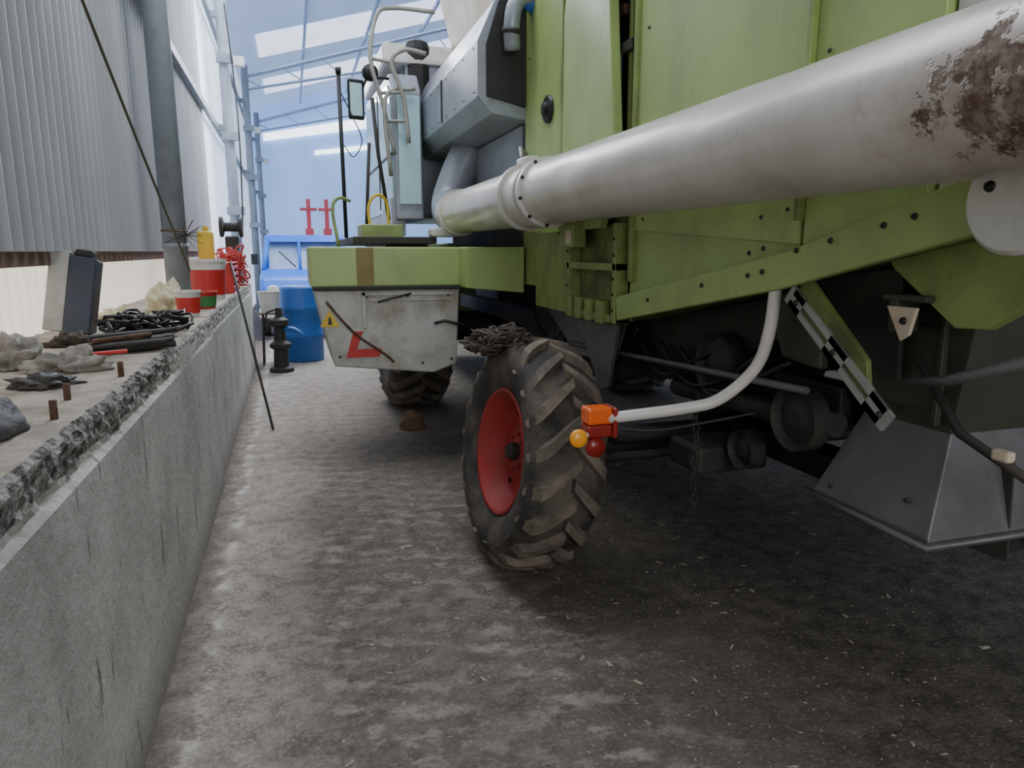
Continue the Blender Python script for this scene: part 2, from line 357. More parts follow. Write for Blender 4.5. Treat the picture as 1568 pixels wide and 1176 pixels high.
# ---------------------------------------------------------------- combine harvester
H=empty('combine_harvester',(2.45,4.5,0))
def wheel(name,cx,cy,R,W,rimR,camber=0,steer=0,nl=19,side=-1,lugr=.036):
    Mx=Matrix.Translation((cx,cy,R))@Matrix.Rotation(steer,4,'Z')@Matrix.Rotation(camber,4,'Y')
    h=W/2
    base=R-lugr
    prof=[(-h*.72,rimR),(-h*.86,rimR+.03),(-h*1.0,rimR+(base-rimR)*.45),(-h*.98,rimR+(base-rimR)*.72),(-h*.88,base-.035),(-h*.6,base-.008),(0,base),(h*.6,base-.008),(h*.88,base-.035),(h*.98,rimR+(base-rimR)*.72),(h,rimR+(base-rimR)*.45),(h*.86,rimR+.03),(h*.72,rimR)]
    v,f=lathe(prof,'x',(0,0,0),72)
    mesh(name+'_tyre',[Mx@p for p in v],f,rubber,H,smooth=True)
    parts=[]
    def crown(a):
        t=abs(a)/h
        if t<.6: return base-.008*(t/.6)
        if t<.88: return base-.008-.027*(t-.6)/.28
        return base-.035-(t-.88)/.1*.06
    for sd in (-1,1):
        for i in range(nl):
            th0=2*math.pi*(i+(0 if sd<0 else .5))/nl
            vs=[];K=7
            for k in range(K):
                t=k/(K-1); a=sd*(-.06*h+t*h*1.03); a=max(-h*.97,min(h*.97,a))
                th=th0+ (h*t*0.95)/R
                wd=(.030+.012*t)/R
                rt=crown(a)+lugr*(1 if t<.9 else .9); rb=crown(a)-.012
                if t>.95: rt=rb+.03
                for (dth,r) in ((-wd*1.25,rb),(-wd*.8,rt),(wd*.8,rt),(wd*1.25,rb)):
                    an=th+dth; vs.append(Mx@Vector((a,r*math.cos(an),r*math.sin(an))))
            fs=[]
            for k in range(K-1):
                for j in range(4):
                    q=k*4+j;w=k*4+(j+1)%4; fs.append((q,w,w+4,q+4))
            fs.append((0,1,2,3)); e=(K-1)*4; fs.append((e+3,e+2,e+1,e))
            parts.append((vs,fs))
            a=sd*h*.97; th=th0+h*.95/R
            vs=[]
            for (r,ww,aa) in ((crown(a)-.0,.034/R,a*1.0),(rimR+(base-rimR)*.62,.026/R,a*1.035)):
                for (d,o) in ((-ww,-.01*sd),(-ww*.7,.014*sd),(ww*.7,.014*sd),(ww,-.01*sd)):
                    an=th+d+(.02 if r<crown(a)-.01 else 0); vs.append(Mx@Vector((aa+o,r*math.cos(an),r*math.sin(an))))
            parts.append((vs,[(0,1,5,4),(1,2,6,5),(2,3,7,6),(3,0,4,7),(0,3,2,1),(4,5,6,7)]))
    multi(name+'_lugs',parts,rubl,H)
    s=side
    rp=[(s*h*.80,rimR+.012),(s*h*.84,rimR+.004),(s*h*.80,rimR-.012),(s*h*.55,rimR-.025),(s*h*.45,rimR-.05),(s*h*.2,rimR-.06),(s*h*.12,rimR-.085),(s*h*.18,rimR*.45),(s*h*.3,rimR*.36),(s*h*.3,rimR*.001)]
    v,f=lathe(rp,'x',(0,0,0),56); mesh(name+'_rim',[Mx@p for p in v],f,redp,H,smooth=True)
    v,f=lathe([(-s*h*.2,rimR*.9),(-s*h*.78,rimR+.01),(-s*h*.82,rimR)],'x',(0,0,0),40); mesh(name+'_rim_back',[Mx@p for p in v],f,redp,H,smooth=True)
    hub=[lathe([(s*h*.15,.045),(s*h*.5,.042),(s*h*.58,.03),(s*h*.6,.001)],'x',(0,0,0),20)]
    multi(name+'_hub',[([Mx@p for p in v],f) for v,f in hub],dark,H)
    nut=[]
    for i in range(8):
        an=2*math.pi*i/8; nut.append(lathe([(s*h*.15,.011),(s*h*.38,.011),(s*h*.38,.0005)],'x',(0,.09*math.cos(an),.09*math.sin(an)),6))
    multi(name+'_wheel_nuts',[([Mx@p for p in v],f) for v,f in nut],redp,H)
    hole=[]
    for i in range(3):
        an=2*math.pi*(i+.5)/3; r=rimR*.68
        hole.append(lathe([(s*h*.1,.014),(s*h*.17,.014),(s*h*.17,.0005)],'x',(0,r*math.cos(an),r*math.sin(an)),10))
    multi(name+'_rim_bolts',[([Mx@p for p in v],f) for v,f in hole],black,H)
wheel('rear_wheel_l',1.10,3.3,.59,.375,.31,camber=math.radians(7.5),steer=math.radians(4))
wheel('rear_wheel_r',3.76,3.3,.585,.40,.315,camber=math.radians(-7),side=1)
wheel('front_wheel_l',1.17,7.35,.82,.62,.42,nl=21,lugr=.05)
wheel('front_wheel_r',3.75,7.35,.82,.62,.42,nl=21,side=1,lugr=.05)
hullyz=[(5.0,1.36),(4.62,1.36),(4.62,1.23),(3.27,1.25),(1.39,1.64),(1.0,1.72),(1.0,3.5),(5.0,3.5)]
prismx('hull_body',hullyz,1.67,3.23,dgreen,H,.01)
def side(name,yz,x0=1.65,th=.03,mat=green,bv=.006): return prismx(name,yz,x0,x0+th,mat,H,bv)
side('side_panel_front',[(5.0,1.7),(4.22,1.7),(4.22,3.45),(5.0,3.45)],1.645)
plate('side_flap',[(1.60,4.16,1.72),(1.57,3.52,1.72),(1.55,3.30,2.05),(1.53,3.44,3.42),(1.59,3.95,3.42),(1.60,4.14,2.95)],-.05,green,H,.006)
side('side_recess_shade',[(3.50,1.9),(3.2,1.9),(3.2,3.4),(3.50,3.4)],1.655,.02,black,0)  # black sheet stands in for the shade inside the hollow gap
side('side_recess_rail',[(3.34,1.9),(3.3,1.9),(3.3,3.4),(3.34,3.4)],1.63,.03,green2,.004)
side('rear_hood_panel',[(3.2,1.7),(3.2,3.5),(1.99,3.5),(1.99,1.62)],1.615,.05)
side('rear_hood_panel_b',[(1.965,1.62),(1.965,3.5),(1.5,3.5),(1.5,1.62)],1.605,.05)
side('rear_hood_grey',[(1.49,1.62),(1.49,3.5),(1.0,3.5),(1.0,1.7)],1.63,.04,whitep)
side('rear_hood_lower',[(3.26,1.38),(3.2,1.75),(2.0,1.75),(2.0,1.5)],1.63,.04)
side('rear_hood_yellowed',[(1.97,1.5),(1.97,1.72),(1.2,1.8),(1.2,1.68)],1.635,.03,greeny)
parts=[(boxv(1.60,1.66,3.19,3.225,1.45,3.45),BF),(boxv(1.58,1.64,1.965,1.99,1.7,3.45),BF),(boxv(1.6,1.66,4.16,4.2,1.7,3.45),BF)]
multi('panel_edges',parts,green2,H,bevel=.004)
beam=[(3.28,1.25),(3.3,1.37),(2.0,1.6),(1.28,1.80),(1.28,1.65),(2.02,1.475)]
side('sloped_beam',beam,1.575,.035,green,.006)
rivets('beam_bolts',[(1.573,y,1.285+(3.27-y)*.195+dz) for y,dz in ((2.95,.03),(2.5,.03),(2.12,.10),(2.12,.02),(2.2,.1),(2.2,.02),(1.95,.06),(1.8,.06),(1.6,.06),(1.5,.06))],.010,dark,H)
rivets('hood_bolts',[(1.613,y,z) for y,z in ((2.2,1.72),(2.06,1.74),(2.3,3.0),(2.06,2.7),(3.1,1.75),(3.1,2.6),(3.1,2.9),(2.06,2.1))]+[(1.60,y,z) for y,z in ((1.9,2.8),(1.9,2.2),(1.58,2.7),(1.58,2.5))]+[(1.643,y,z) for y,z in ((4.9,1.8),(4.9,2.9),(4.3,1.9),(4.3,2.6))],.008,dark,H)
multi('round_vent',[lathe([(1.645,.085),(1.625,.085),(1.62,.06),(1.63,.045),(1.60,.04),(1.60,.001)],'x',(0,4.5,2.5),24)],black,H,smooth=True)
box('latch_upper',1.60,1.68,3.25,3.36,2.55,2.60,dark,H); box('latch_tag',1.62,1.65,3.38,3.43,2.74,2.79,rust,H)
pipe('gas_strut',[(1.61,3.38,2.0),(1.6,3.36,2.55)],.012,black,H)
side('skirt_front',[(5.0,1.36),(4.64,1.36),(4.64,1.74),(5.0,1.74)],1.635,.05,green2)
side('skirt_mid',[(4.62,1.23),(4.02,1.23),(4.02,1.72),(4.62,1.72)],1.60,.06,green2)
side('skirt_frame',[(3.98,1.24),(3.3,1.24),(3.3,1.74),(3.98,1.74)],1.64,.05,dgreen)
multi('skirt_ribs',[(boxv(1.57,1.66,3.93,3.97,1.23,1.74),BF),(boxv(1.57,1.66,3.3,3.34,1.23,1.74),BF),(boxv(1.57,1.66,3.3,3.97,1.50,1.54),BF),(boxv(1.58,1.66,3.3,3.97,1.23,1.27),BF)]+[(boxv(1.56,1.64,y,y+.07,1.22,1.34),BF) for y in (3.45,3.6,3.75,3.88)],green2,H,bevel=.004)
box('skirt_tab',1.52,1.6,3.75,3.95,1.62,1.8,green2,H); box('tab_plate',1.515,1.53,3.78,3.86,1.64,1.72,beige,H)
rivets('skirt_bolts',[(1.568,3.95,z) for z in (1.3,1.4,1.6,1.7)]+[(1.568,3.32,z) for z in (1.3,1.38,1.46,1.58,1.66)],.009,dark,H)
prismy('front_side_cover',[(1.19,1.34),(1.62,1.30),(1.62,1.63),(1.19,1.63)],4.93,5.25,green,H,.008)
# hanging side box with warning marks
prismy('side_box_top',[(.12,1.35),(1.2,1.35),(1.2,1.63),(.12,1.63)],5.15,6.0,green,H,.012)
prismy('side_box_lower',[(.14,1.34),(1.19,1.34),(1.16,.76),(.98,.70),(.26,.78),(.24,.86)],5.17,5.98,wbox,H,.012)
box('side_box_lip',.13,1.21,5.13,5.17,1.325,1.355,dark,H)
multi('side_box_frame',[(boxv(.47,1.14,5.145,5.18,1.285,1.31),BF),(boxv(.47,.495,5.145,5.18,1.05,1.31),BF),(boxv(.52,1.12,5.15,5.18,1.245,1.26),BF)],wbox,H,bevel=.003)
box('rust_streak',.44,.56,5.144,5.152,1.36,1.625,rusts,H,0)
multi('warning_stripe',[([(.40,5.162,1.03),(.47,5.162,1.03),(.42,5.162,.90),(.60,5.162,.90),(.58,5.162,.84),(.345,5.162,.84)],[(0,1,2,3,4,5)])],redm,H)
mesh('warning_sign',[(.17,5.16,1.07),(.31,5.16,1.07),(.24,5.16,1.19)],[(0,1,2)],yellow,H)
mesh('warning_sign_mark',[(.225,5.157,1.085),(.255,5.157,1.085),(.245,5.157,1.14),(.235,5.157,1.14)],[(0,1,2,3)],black,H)
pipe('box_rod',smoothpath([(.22,5.13,1.25),(.32,5.1,1.12),(.43,5.12,1.0),(.62,5.12,.86),(.68,5.13,.8)]),.009,rust,H)
pipe('box_latch_handle',[(.98,5.08,1.08),(1.05,5.06,1.10),(1.2,5.08,1.06)],.012,dark,H)
pipe('box_latch_strap',[(.58,5.14,1.24),(.82,5.13,1.3)],.008,dark,H)
rivets('box_rivets',[(x,5.165,z) for x,z in ((.5,1.28),(.8,1.28),(1.1,1.28),(1.12,.8),(.9,.78),(.3,.85))],.01,dark,H,'y')
# grain tank
prismy('grain_tank_side',[(1.3,2.66),(1.40,2.55),(1.75,2.5),(1.75,3.6),(1.42,3.28),(1.3,3.02)],5.0,7.6,silver,H,.006)
prismy('grain_tank_core',[(1.74,2.5),(3.2,2.5),(3.2,4.4),(1.5,4.4),(1.74,3.5)],5.05,7.6,beige,H,.012)
prismy('tank_recess_shade',[(1.36,2.66),(1.64,2.6),(1.64,3.5),(1.45,3.28),(1.36,3.0)],4.97,5.0,black,H,0)  # flat black sheet painted as the shade of the recess at the tank rear
box('tank_seam',1.29,1.31,6.2,6.23,2.68,3.02,dark,H,0)
rivets('tank_rivets',[(1.297,5.1+i*.31,z) for i in range(9) for z in (2.7,2.99)],.008,dark,H)
pipe('exhaust_pipe',smoothpath([(1.52,4.9,2.95),(1.5,4.85,3.1),(1.55,4.85,3.25),(1.75,4.85,3.3)]),.055,silver,H,seg=16)
pipe('exhaust_clamp',[(1.495,4.86,3.04),(1.497,4.855,3.07)],.062,dark,H,seg=16)
pipe('hydraulic_hose',smoothpath([(1.62,4.88,3.2),(1.75,4.8,3.38),(2.0,4.8,3.4)]),.05,blue,H)
box('engine_mid_body',1.68,3.2,5.0,7.6,1.5,2.52,dark,H)
side('grey_side_panel',[(5.12,2.06),(5.12,2.5),(7.3,2.5),(7.3,2.06)],1.655,.03,silver)
side('mid_body_lower',[(5.0,1.5),(5.0,2.03),(7.4,2.03),(7.4,1.5)],1.66,.03,dark)
pipe('panel_handle',[(1.64,5.3,2.12),(1.6,5.4,2.12),(1.6,5.9,2.12),(1.64,6.0,2.12)],.01,black,H)
# unloading tube
ZT=1.92; XT=1.385; RT=.172
v,f=lathe([(.45,RT-.012),(.45,RT+.004),(.62,RT)]+[(.62+i*.124,RT) for i in range(1,46)],'y',(XT,0,ZT),72)
dents=((2.0,2.6,.10),(1.75,2.2,.08),(2.35,3.3,.07),(3.1,2.9,.09))
vv=[]
for p in v:
    d=p-Vector((XT,0,ZT)); a=math.atan2(d.z,d.x)%(2*math.pi); k=0
    for (yy,aa,s) in dents: k+=.009*math.exp(-((p.y-yy)/s)**2-((a-aa)/.3)**2)
    r=Vector((d.x,0,d.z)); r.normalize(); vv.append(p-r*k)
mesh('unloading_tube',vv,f,tubem,H,smooth=True)
rings=[]
for y,w,e in ((3.78,.022,.02),(3.87,.018,.018),(4.16,.03,.026),(5.95,.03,.02)):
    rings.append(lathe([(y-w,RT),(y-w,RT+e),(y+w,RT+e),(y+w,RT)],'y',(XT,0,ZT),48))
multi('tube_flanges',rings,white,H)
rivets('tube_flange_bolts',[(XT+(RT+.008)*math.cos(a),3.755,ZT+(RT+.008)*math.sin(a)) for a in [k*math.pi/5+.2 for k in range(10)]],.011,dark,H,'y')
multi('tube_hinge',[(boxv(XT-.06,XT+.02,4.0,4.2,ZT+RT-.01,ZT+RT+.05),BF),(boxv(XT+.1,XT+.28,4.0,4.3,ZT-.05,ZT+.02),BF)],white,H,bevel=.01)
pipe('tube_lock_lever',[(XT-.02,4.2,ZT+RT+.03),(XT+.0,4.3,ZT+RT+.13),(XT+.06,4.35,ZT+RT+.1)],.012,steel,H)
el=smoothpath([(XT,6.05,ZT),(XT,6.3,ZT+.01),(XT+.03,6.5,ZT+.12),(XT+.12,6.55,ZT+.35),(XT+.25,6.55,ZT+.62)],6)
pipe('tube_elbow',el,RT*.95,silver,H,seg=32)
v,f=lathe([(1.53,.001),(1.53,.115),(1.54,.125),(1.58,.125),(1.58,.001)],'x',(0,1.20,1.715),40)
mesh('tube_rest_plate',v,f,whitep,H,smooth=False)
rivets('rest_bolt',[(1.53,1.26,1.745)],.014,black,H)
# cab
prismy('cab_frame',[(1.27,1.95),(3.3,1.95),(3.35,3.5),(1.22,3.5)],7.65,9.4,silver,H,.03)
prismx('cab_side_bay',[(7.05,1.9),(7.1,3.12),(7.3,3.3),(9.4,3.4),(9.4,1.9)],1.0,1.28,silver,H,.02)
prismx('cab_side_glass',[(7.14,2.1),(7.18,3.06),(7.35,3.2),(9.3,3.3),(9.3,2.0),(7.6,2.0)],.985,1.0,glass,H,.003)
prismy('cab_rear_corner_glass',[(1.04,2.05),(1.25,2.05),(1.25,3.05),(1.04,3.05)],7.02,7.05,glass,H,.003)
multi('cab_window_seal',[(boxv(.978,.992,8.1,8.13,2.05,3.24),BF),(boxv(.978,.992,7.1,9.3,2.52,2.54),BF)],dark,H)
prismx('cab_door_panel',[(7.1,1.75),(7.1,2.12),(7.6,2.12),(8.6,1.75)],.97,1.1,silver,H)
prismx('cab_roof',[(7.6,3.48),(9.6,3.48),(9.5,3.7),(7.7,3.7)],1.0,3.4,whitep,H,.04)
box('feeder_house',1.9,3.0,8.9,10.8,.6,1.7,dgreen,H)
box('air_intake',1.22,1.5,7.62,7.9,3.1,3.75,black,H,.1)
box('platform',.5,1.2,6.05,8.6,1.66,1.72,dark,H)
box('platform_step',.62,1.0,6.6,7.0,1.72,1.84,green2,H,.01)
box('platform_white_part',1.15,1.4,6.0,6.2,1.72,1.8,whitep,H,.02)
prismx('mudguard',[(6.3,1.45),(6.5,1.66),(8.3,1.66),(8.5,1.45)],.82,1.6,dgreen,H)
rail=lambda n,p,r=.016,m=railm:pipe(n,p,r,m,H,curve=True)
pipe('grab_post',[(.5,6.8,1.72),(.49,6.8,3.15)],.018,black,H)
pipe('grab_post_cap',[(.49,6.8,3.15),(.49,6.8,3.2)],.026,black,H)
rail('grab_cable',[(.5,6.8,3.0),(.6,6.82,2.8),(.68,6.85,2.6),(.6,6.85,2.45),(.52,6.85,2.55)],.005,black)
rail('rail_green',[(.40,6.3,1.62),(.36,6.35,1.95),(.42,6.4,2.05),(.52,6.45,2.03)],.014,green2)
rail('rail_yellow',[(.75,6.9,1.72),(.72,6.9,2.0),(.8,6.9,2.12),(.9,6.95,2.05),(.92,7,1.72)],.014,yellow)
rail('tank_rail_1',[(1.0,7.0,2.5),(.9,7.0,2.95),(.8,7.0,3.35),(.88,7.1,3.75),(1.05,7.2,3.86),(1.45,7.2,3.86)],.02)
rail('tank_rail_2',[(1.12,6.9,2.6),(1.08,6.9,3.0),(.98,6.9,3.3),(1.1,6.9,3.42),(1.3,6.9,3.4)],.02)
rail('tank_rail_3',[(.95,6.95,2.3),(.92,6.95,3.0),(1.2,6.95,3.1)],.02)
pipe('rail_rung_1',[(.88,7.0,3.05),(1.06,6.9,3.05)],.016,railm,H);pipe('rail_rung_2',[(.93,7.0,2.8),(1.12,6.9,2.8)],.016,railm,H);pipe('rail_rung_3',[(.8,7.0,3.35),(1.0,6.9,3.3)],.016,railm,H)
pipe('ladder_stile_1',[(.70,7.0,1.72),(.76,7.0,2.6)],.016,dark,H)
pipe('ladder_stile_2',[(.92,6.98,1.9),(.84,6.98,2.5),(.80,6.98,3.0)],.018,dark,H)
pipe('mirror_arm',[(1.0,7.3,3.25),(.8,7.3,3.25),(.72,7.3,3.1)],.014,black,H)
box('mirror',.60,.76,7.25,7.3,2.85,3.22,black,H,.02,Matrix.Rotation(.25,3,'Z'))
box('mirror_glass',.62,.74,7.24,7.25,2.88,3.18,glass,H,.005,Matrix.Rotation(.25,3,'Z'))
v,f=lathe([(7.2,.001),(7.2,.07),(7.26,.08),(7.32,.04),(7.32,.001)],'y',(.82,0,3.28),20); mesh('work_lamp',v,f,black,H,smooth=True)
# undercarriage
prismx('sieve_box',[(5.0,1.36),(5.6,.75),(4.4,.78),(3.0,.98),(2.2,1.3),(2.2,1.45),(3.3,1.25)],1.8,3.1,dark,H)
plate('under_plate_1',[(1.66,4.6,1.24),(1.66,3.35,1.24),(1.7,3.55,1.0),(1.7,4.1,.95)],.02,greym,H)
plate('under_plate_2',[(1.62,3.9,1.2),(1.62,3.35,1.22),(1.64,3.5,.86),(1.64,3.6,.82)],.02,greym,H)
box('chassis_rail_l',1.85,1.97,2.0,8,.98,1.12,dark,H); box('chassis_rail_r',2.95,3.07,2.0,8,.98,1.12,dark,H)
pipe('rear_axle',[(1.25,3.3,.6),(3.65,3.3,.6)],.09,dark,H,seg=12)
prismy('axle_pivot',[(2.2,.55),(2.7,.55),(2.9,1.1),(2.0,1.1)],3.2,3.4,dark,H)
pipe('tie_rod',[(1.4,3.05,.6),(3.5,3.05,.6)],.022,dark,H)
pipe('steer_knuckle',[(1.35,3.3,.35),(1.38,3.3,.85)],.07,dark,H)
pipe('steer_cylinder',[(1.5,3.12,.68),(2.3,3.12,.68)],.04,dark,H)
pipe('front_axle',[(1.3,7.35,.82),(3.6,7.35,.82)],.16,dark,H,seg=16)
box('gearbox',2.0,2.9,6.9,7.9,.5,1.3,dark,H,.04)
pipe('under_pipe_long',[(1.68,4.2,1.02),(1.7,2.0,1.12)],.014,greym,H)
pipe('under_pipe_low',[(1.78,3.0,.95),(1.8,1.95,1.0)],.045,dark,H)
box('drawbar',2.15,2.3,1.6,3.2,.62,.74,dark,H)
parts=[]
for i,(y,z,r) in enumerate(((2.6,1.12,.14),(2.38,.8,.08),(3.9,1.05,.2),(4.5,1.0,.15),(2.08,1.0,.12))):
    parts.append(lathe([(1.72,.001),(1.72,r*.3),(1.74,r*.8),(1.71,r),(1.78,r),(1.78,.001)],'x',(0,y,z),24))
multi('belt_pulleys',parts,dark,H)
box('axle_block',1.6,1.95,2.5,2.75,.66,.78,dark,H,.02)
tang=[]
for i in range(130):
    t=random.random()
    c=Vector((.88+t*.22+random.uniform(-.03,.03),3.45+random.uniform(-.15,.2),1.14+t*.03+random.uniform(0,.035)-.04*(t<.2)))
    p=[c+Vector((random.uniform(-.05,.05),random.uniform(-.09,.09),random.uniform(-.02,.022))) for _ in range(5)]
    tang.append(sweepdata(smoothpath(p,3),random.uniform(.004,.010),5))
multi('straw_tangle',tang,twig,H)
# light bracket
pipe('lamp_bracket_tube',smoothpath([(1.62,2.1,1.5),(1.62,2.12,1.32),(1.6,2.16,1.18),(1.5,2.22,1.06),(1.38,2.27,1.02),(1.12,2.38,.975)],7),.022,white,H,seg=16)
box('indicator_lamp',1.03,1.13,2.36,2.44,.955,1.02,orange,H,.01)
box('indicator_lower',1.03,1.13,2.36,2.44,.905,.954,redl,H,.008)
box('indicator_base',1.13,1.15,2.35,2.45,.90,1.02,redl,H,.008)
v,f=lathe([(2.33,.001),(2.33,.03),(2.345,.036),(2.36,.03),(2.36,.001)],'y',(.985,0,.915),24); mesh('amber_side_reflector',v,f,yell,H,smooth=True)
v,f=lathe([(2.37,.001),(2.37,.038),(2.385,.04),(2.39,.001)],'y',(1.07,0,.865),24); mesh('red_round_reflector',v,f,redl,H,smooth=True)
pipe('reflector_stem',[(.99,2.35,.915),(1.05,2.38,.92)],.01,white,H)
pipe('lamp_cable',smoothpath([(1.14,2.4,.93),(1.3,2.35,.92),(1.5,2.3,.95),(1.65,2.2,1.0)]),.006,black,H)
A=Vector((1.60,1.99,1.45));B=Vector((1.60,1.57,1.13))
d=(B-A).normalized(); nn=Vector((0,-d.z,d.y)); L=(B-A).length
parts=[]
def slab(a,b,c,dd): q=[a,b,c,dd]; return (q+[p+Vector((.012,0,0)) for p in q],BF)
for s in (-1,1): parts.append(slab(A+nn*s*.032,B+nn*s*.032,B+nn*s*.010,A+nn*s*.010))
for t0,t1 in ((-.04,.12),(.42,.60),(.86,1.05)):
    a=A+d*L*t0;b=A+d*L*t1; parts.append(slab(a+nn*.032,b+nn*.032,b-nn*.032,a-nn*.032))
multi('slotted_arm',parts,steel,H)
q=[A+Vector((.03,0,0))+nn*.03,B+Vector((.03,0,0))+nn*.03-d*.05,B-nn*.07-d*.16+Vector((.03,0,0)),A-nn*.09+Vector((.03,0,0))]
plate('arm_backing_green',q,.02,dgreen,H)
rivets('arm_bolts',[tuple(A+d*.03),tuple(A+d*.5*L),tuple(B-d*.01)],.011,dark,H)
# rear chopper
def chop(z,x0,x1,y0,y1): return [(x0,y0,z),(x1,y0,z),(x1,y1,z),(x0,y1,z)]
lv=[chop(1.62,1.82,3.1,1.42,2.5),chop(1.42,1.84,3.05,1.5,2.35),chop(1.06,1.86,3.02,1.56,1.9),chop(.77,1.735,3.2,1.49,1.97),chop(.74,1.73,3.21,1.47,1.97)]
V=[p for l in lv for p in l];F=[]
for i in range(len(lv)-1):
    for j in range(4): F.append((i*4+j,i*4+(j+1)%4,i*4+4+(j+1)%4,i*4+4+j))
F.append((0,1,2,3))
mesh('chopper_hood',V,F,None,H,bevel=.006,mats=[olive,greym],mi=[0]*8+[1]*8+[0])
pipe('chopper_lip',[(1.72,2.0,.755),(1.715,1.48,.75),(3.22,1.46,.75)],.014,greym,H)
prismx('chopper_side_green',[(1.76,1.61),(1.2,1.71),(1.24,1.5),(1.40,1.395),(1.49,1.39),(1.72,1.55)],1.74,1.79,green2,H)
plate('chopper_side_dark',[(1.76,2.2,1.5),(1.76,1.7,1.55),(1.8,1.72,1.2),(1.8,2.1,1.25)],.02,dark,H)
multi('chopper_bracket',[(boxv(1.71,1.80,1.66,1.69,1.36,1.46),BF),(boxv(1.71,1.80,1.56,1.72,1.455,1.475),BF)],olive,H,bevel=.004)
plate('triangle_bracket',[(1.70,1.69,1.44),(1.70,1.58,1.44),(1.70,1.60,1.36),(1.70,1.63,1.34)],.012,beige,H)
rivets('tri_bolt',[(1.697,1.62,1.40)],.012,black,H)
pipe('chopper_linkage',[(1.68,1.56,1.23),(1.68,1.44,1.255),(1.68,1.15,1.37)],.016,greym,H)
pipe('chopper_linkage_2',[(1.74,1.6,1.3),(1.76,1.45,1.1),(1.78,1.2,1.0)],.014,dark,H)
box('chopper_tag',1.70,1.73,1.26,1.31,1.07,1.10,beige,H,.008)
multi('chopper_side_panel',[(boxv(1.835,1.85,1.6,1.86,1.12,1.38),BF),(boxv(1.825,1.85,1.59,1.61,1.08,1.42),BF)],olive,H,bevel=.004)
for i in range(6):
    plate('deflector_vane_%d'%(i+1),[(1.95+i*.22,2.0,.98),(2.05+i*.22,1.5,.98),(2.05+i*.22,1.48,.66),(1.95+i*.22,1.9,.68)],.01,dark,H)
rivets('chopper_rivets',[(1.745,1.9,.80),(1.76,1.6,.85),(1.85,1.75,1.1),(1.84,1.65,1.35)],.009,dark,H)
prismx('hood_rear_shield',[(1.95,1.38),(2.1,1.47),(2.25,1.44),(2.15,1.22),(1.95,1.2)],1.70,1.74,olive,H,.01)
ch=[]
for i in range(14):
    c=Vector((1.55,2.45+.01*math.sin(i),1.0-i*.038)); r=.024
    q=[]
    for k in range(9):
        a=2*math.pi*k/8; off=Vector((math.cos(a)*r*.55,0,math.sin(a)*r)) if i%2 else Vector((0,math.cos(a)*r*.55,math.sin(a)*r))
        q.append(c+off)
    ch.append(sweepdata(q,.0035,5))
multi('hanging_chain',ch,dark,H)
parts=[]
for i in range(7):
    y=2.0+random.uniform(0,2.4); parts.append(sweepdata(smoothpath([(1.74,y,1.2),(1.72,y+.2,1.02+.05*i*.3),(1.73,y+.5,1.0),(1.75,y+.8,1.15)],4),.012,6))
multi('under_hoses',parts,black,H,smooth=True)

# ---------------------------------------------------------------- floor debris
V=[];F=[]
for i in range(2800):
    x=random.gauss(1.5,1.0); y=random.uniform(.8,6)
    if x<-.4 or x>4.5: continue
    s=random.uniform(.0025,.0075)*(3.0 if random.random()<.05 else 1); a=random.random()*6.28
    o=len(V); el=random.uniform(.25,.6)
    for (u,w,h) in ((-1,-el,.001),(1,-el*.5,.001),(1.1,el*.6,.003),(-.8,el,.002),(0,0,.3)):
        V.append((x+s*(u*math.cos(a)-w*math.sin(a)),y+s*(u*math.sin(a)+w*math.cos(a)),.0005+h*s if h==.3 else h))
    F+=[(o,o+1,o+4),(o+1,o+2,o+4),(o+2,o+3,o+4),(o+3,o,o+4)]
mesh('straw_debris',V,F,chip)

# ---------------------------------------------------------------- things on the ledge
LZ=1.17
e=empty('metal_toolbox',(-1.12,4.2,LZ))
R=Matrix.Rotation(.16,3,'Y')@Matrix.Rotation(-.1,3,'X')
pv=(-1.1,4.2,LZ)
box('lid_panel',-1.22,-1.13,4.05,4.13,LZ+.01,LZ+.42,steel,e,.006,R,pv)
box('tray_body',-1.13,-1.03,4.06,4.30,LZ+.01,LZ+.40,black,e,.01,R,pv)
box('tray_rim',-1.13,-1.01,4.05,4.07,LZ+.01,LZ+.40,M('blue_black',(40,48,66),.4),e,.006,R,pv)
box('handle',-1.12,-1.04,4.1,4.2,LZ+.40,LZ+.44,dark,e,.01,R,pv)
parts=[];mi=[]
for i in range(15):
    t=random.uniform(-.16,.16); z=LZ+.012+.024*(i//6)
    a=Vector((-.86+random.uniform(-.06,.06),3.36+t,z)); b=Vector((-.60+random.uniform(-.04,.08),3.55+t+random.uniform(-.04,.04),z+.004))
    parts.append(sweepdata([a,b],random.uniform(.010,.018),8)); mi.append(random.choice((0,1,1,2)))
parts.append(sweepdata([(-.78,3.12,LZ+.03),(-.66,3.18,LZ+.03)],.008,8)); mi.append(3)
multi('iron_bar_bundle',parts,None,mats=[rust,dark,wood,redm],mi=mi)
parts=[]
for i in range(46):
    c=Vector((-.76+random.uniform(-.13,.16),4.15+random.uniform(-.2,.3),LZ+.03))
    p=[c+Vector((random.uniform(-.1,.1),random.uniform(-.1,.1),random.uniform(-.02,.07))) for _ in range(5)]
    parts.append(sweepdata(smoothpath(p,4),random.uniform(.006,.012),6))
multi('cable_and_chain_heap',parts,black,smooth=True)
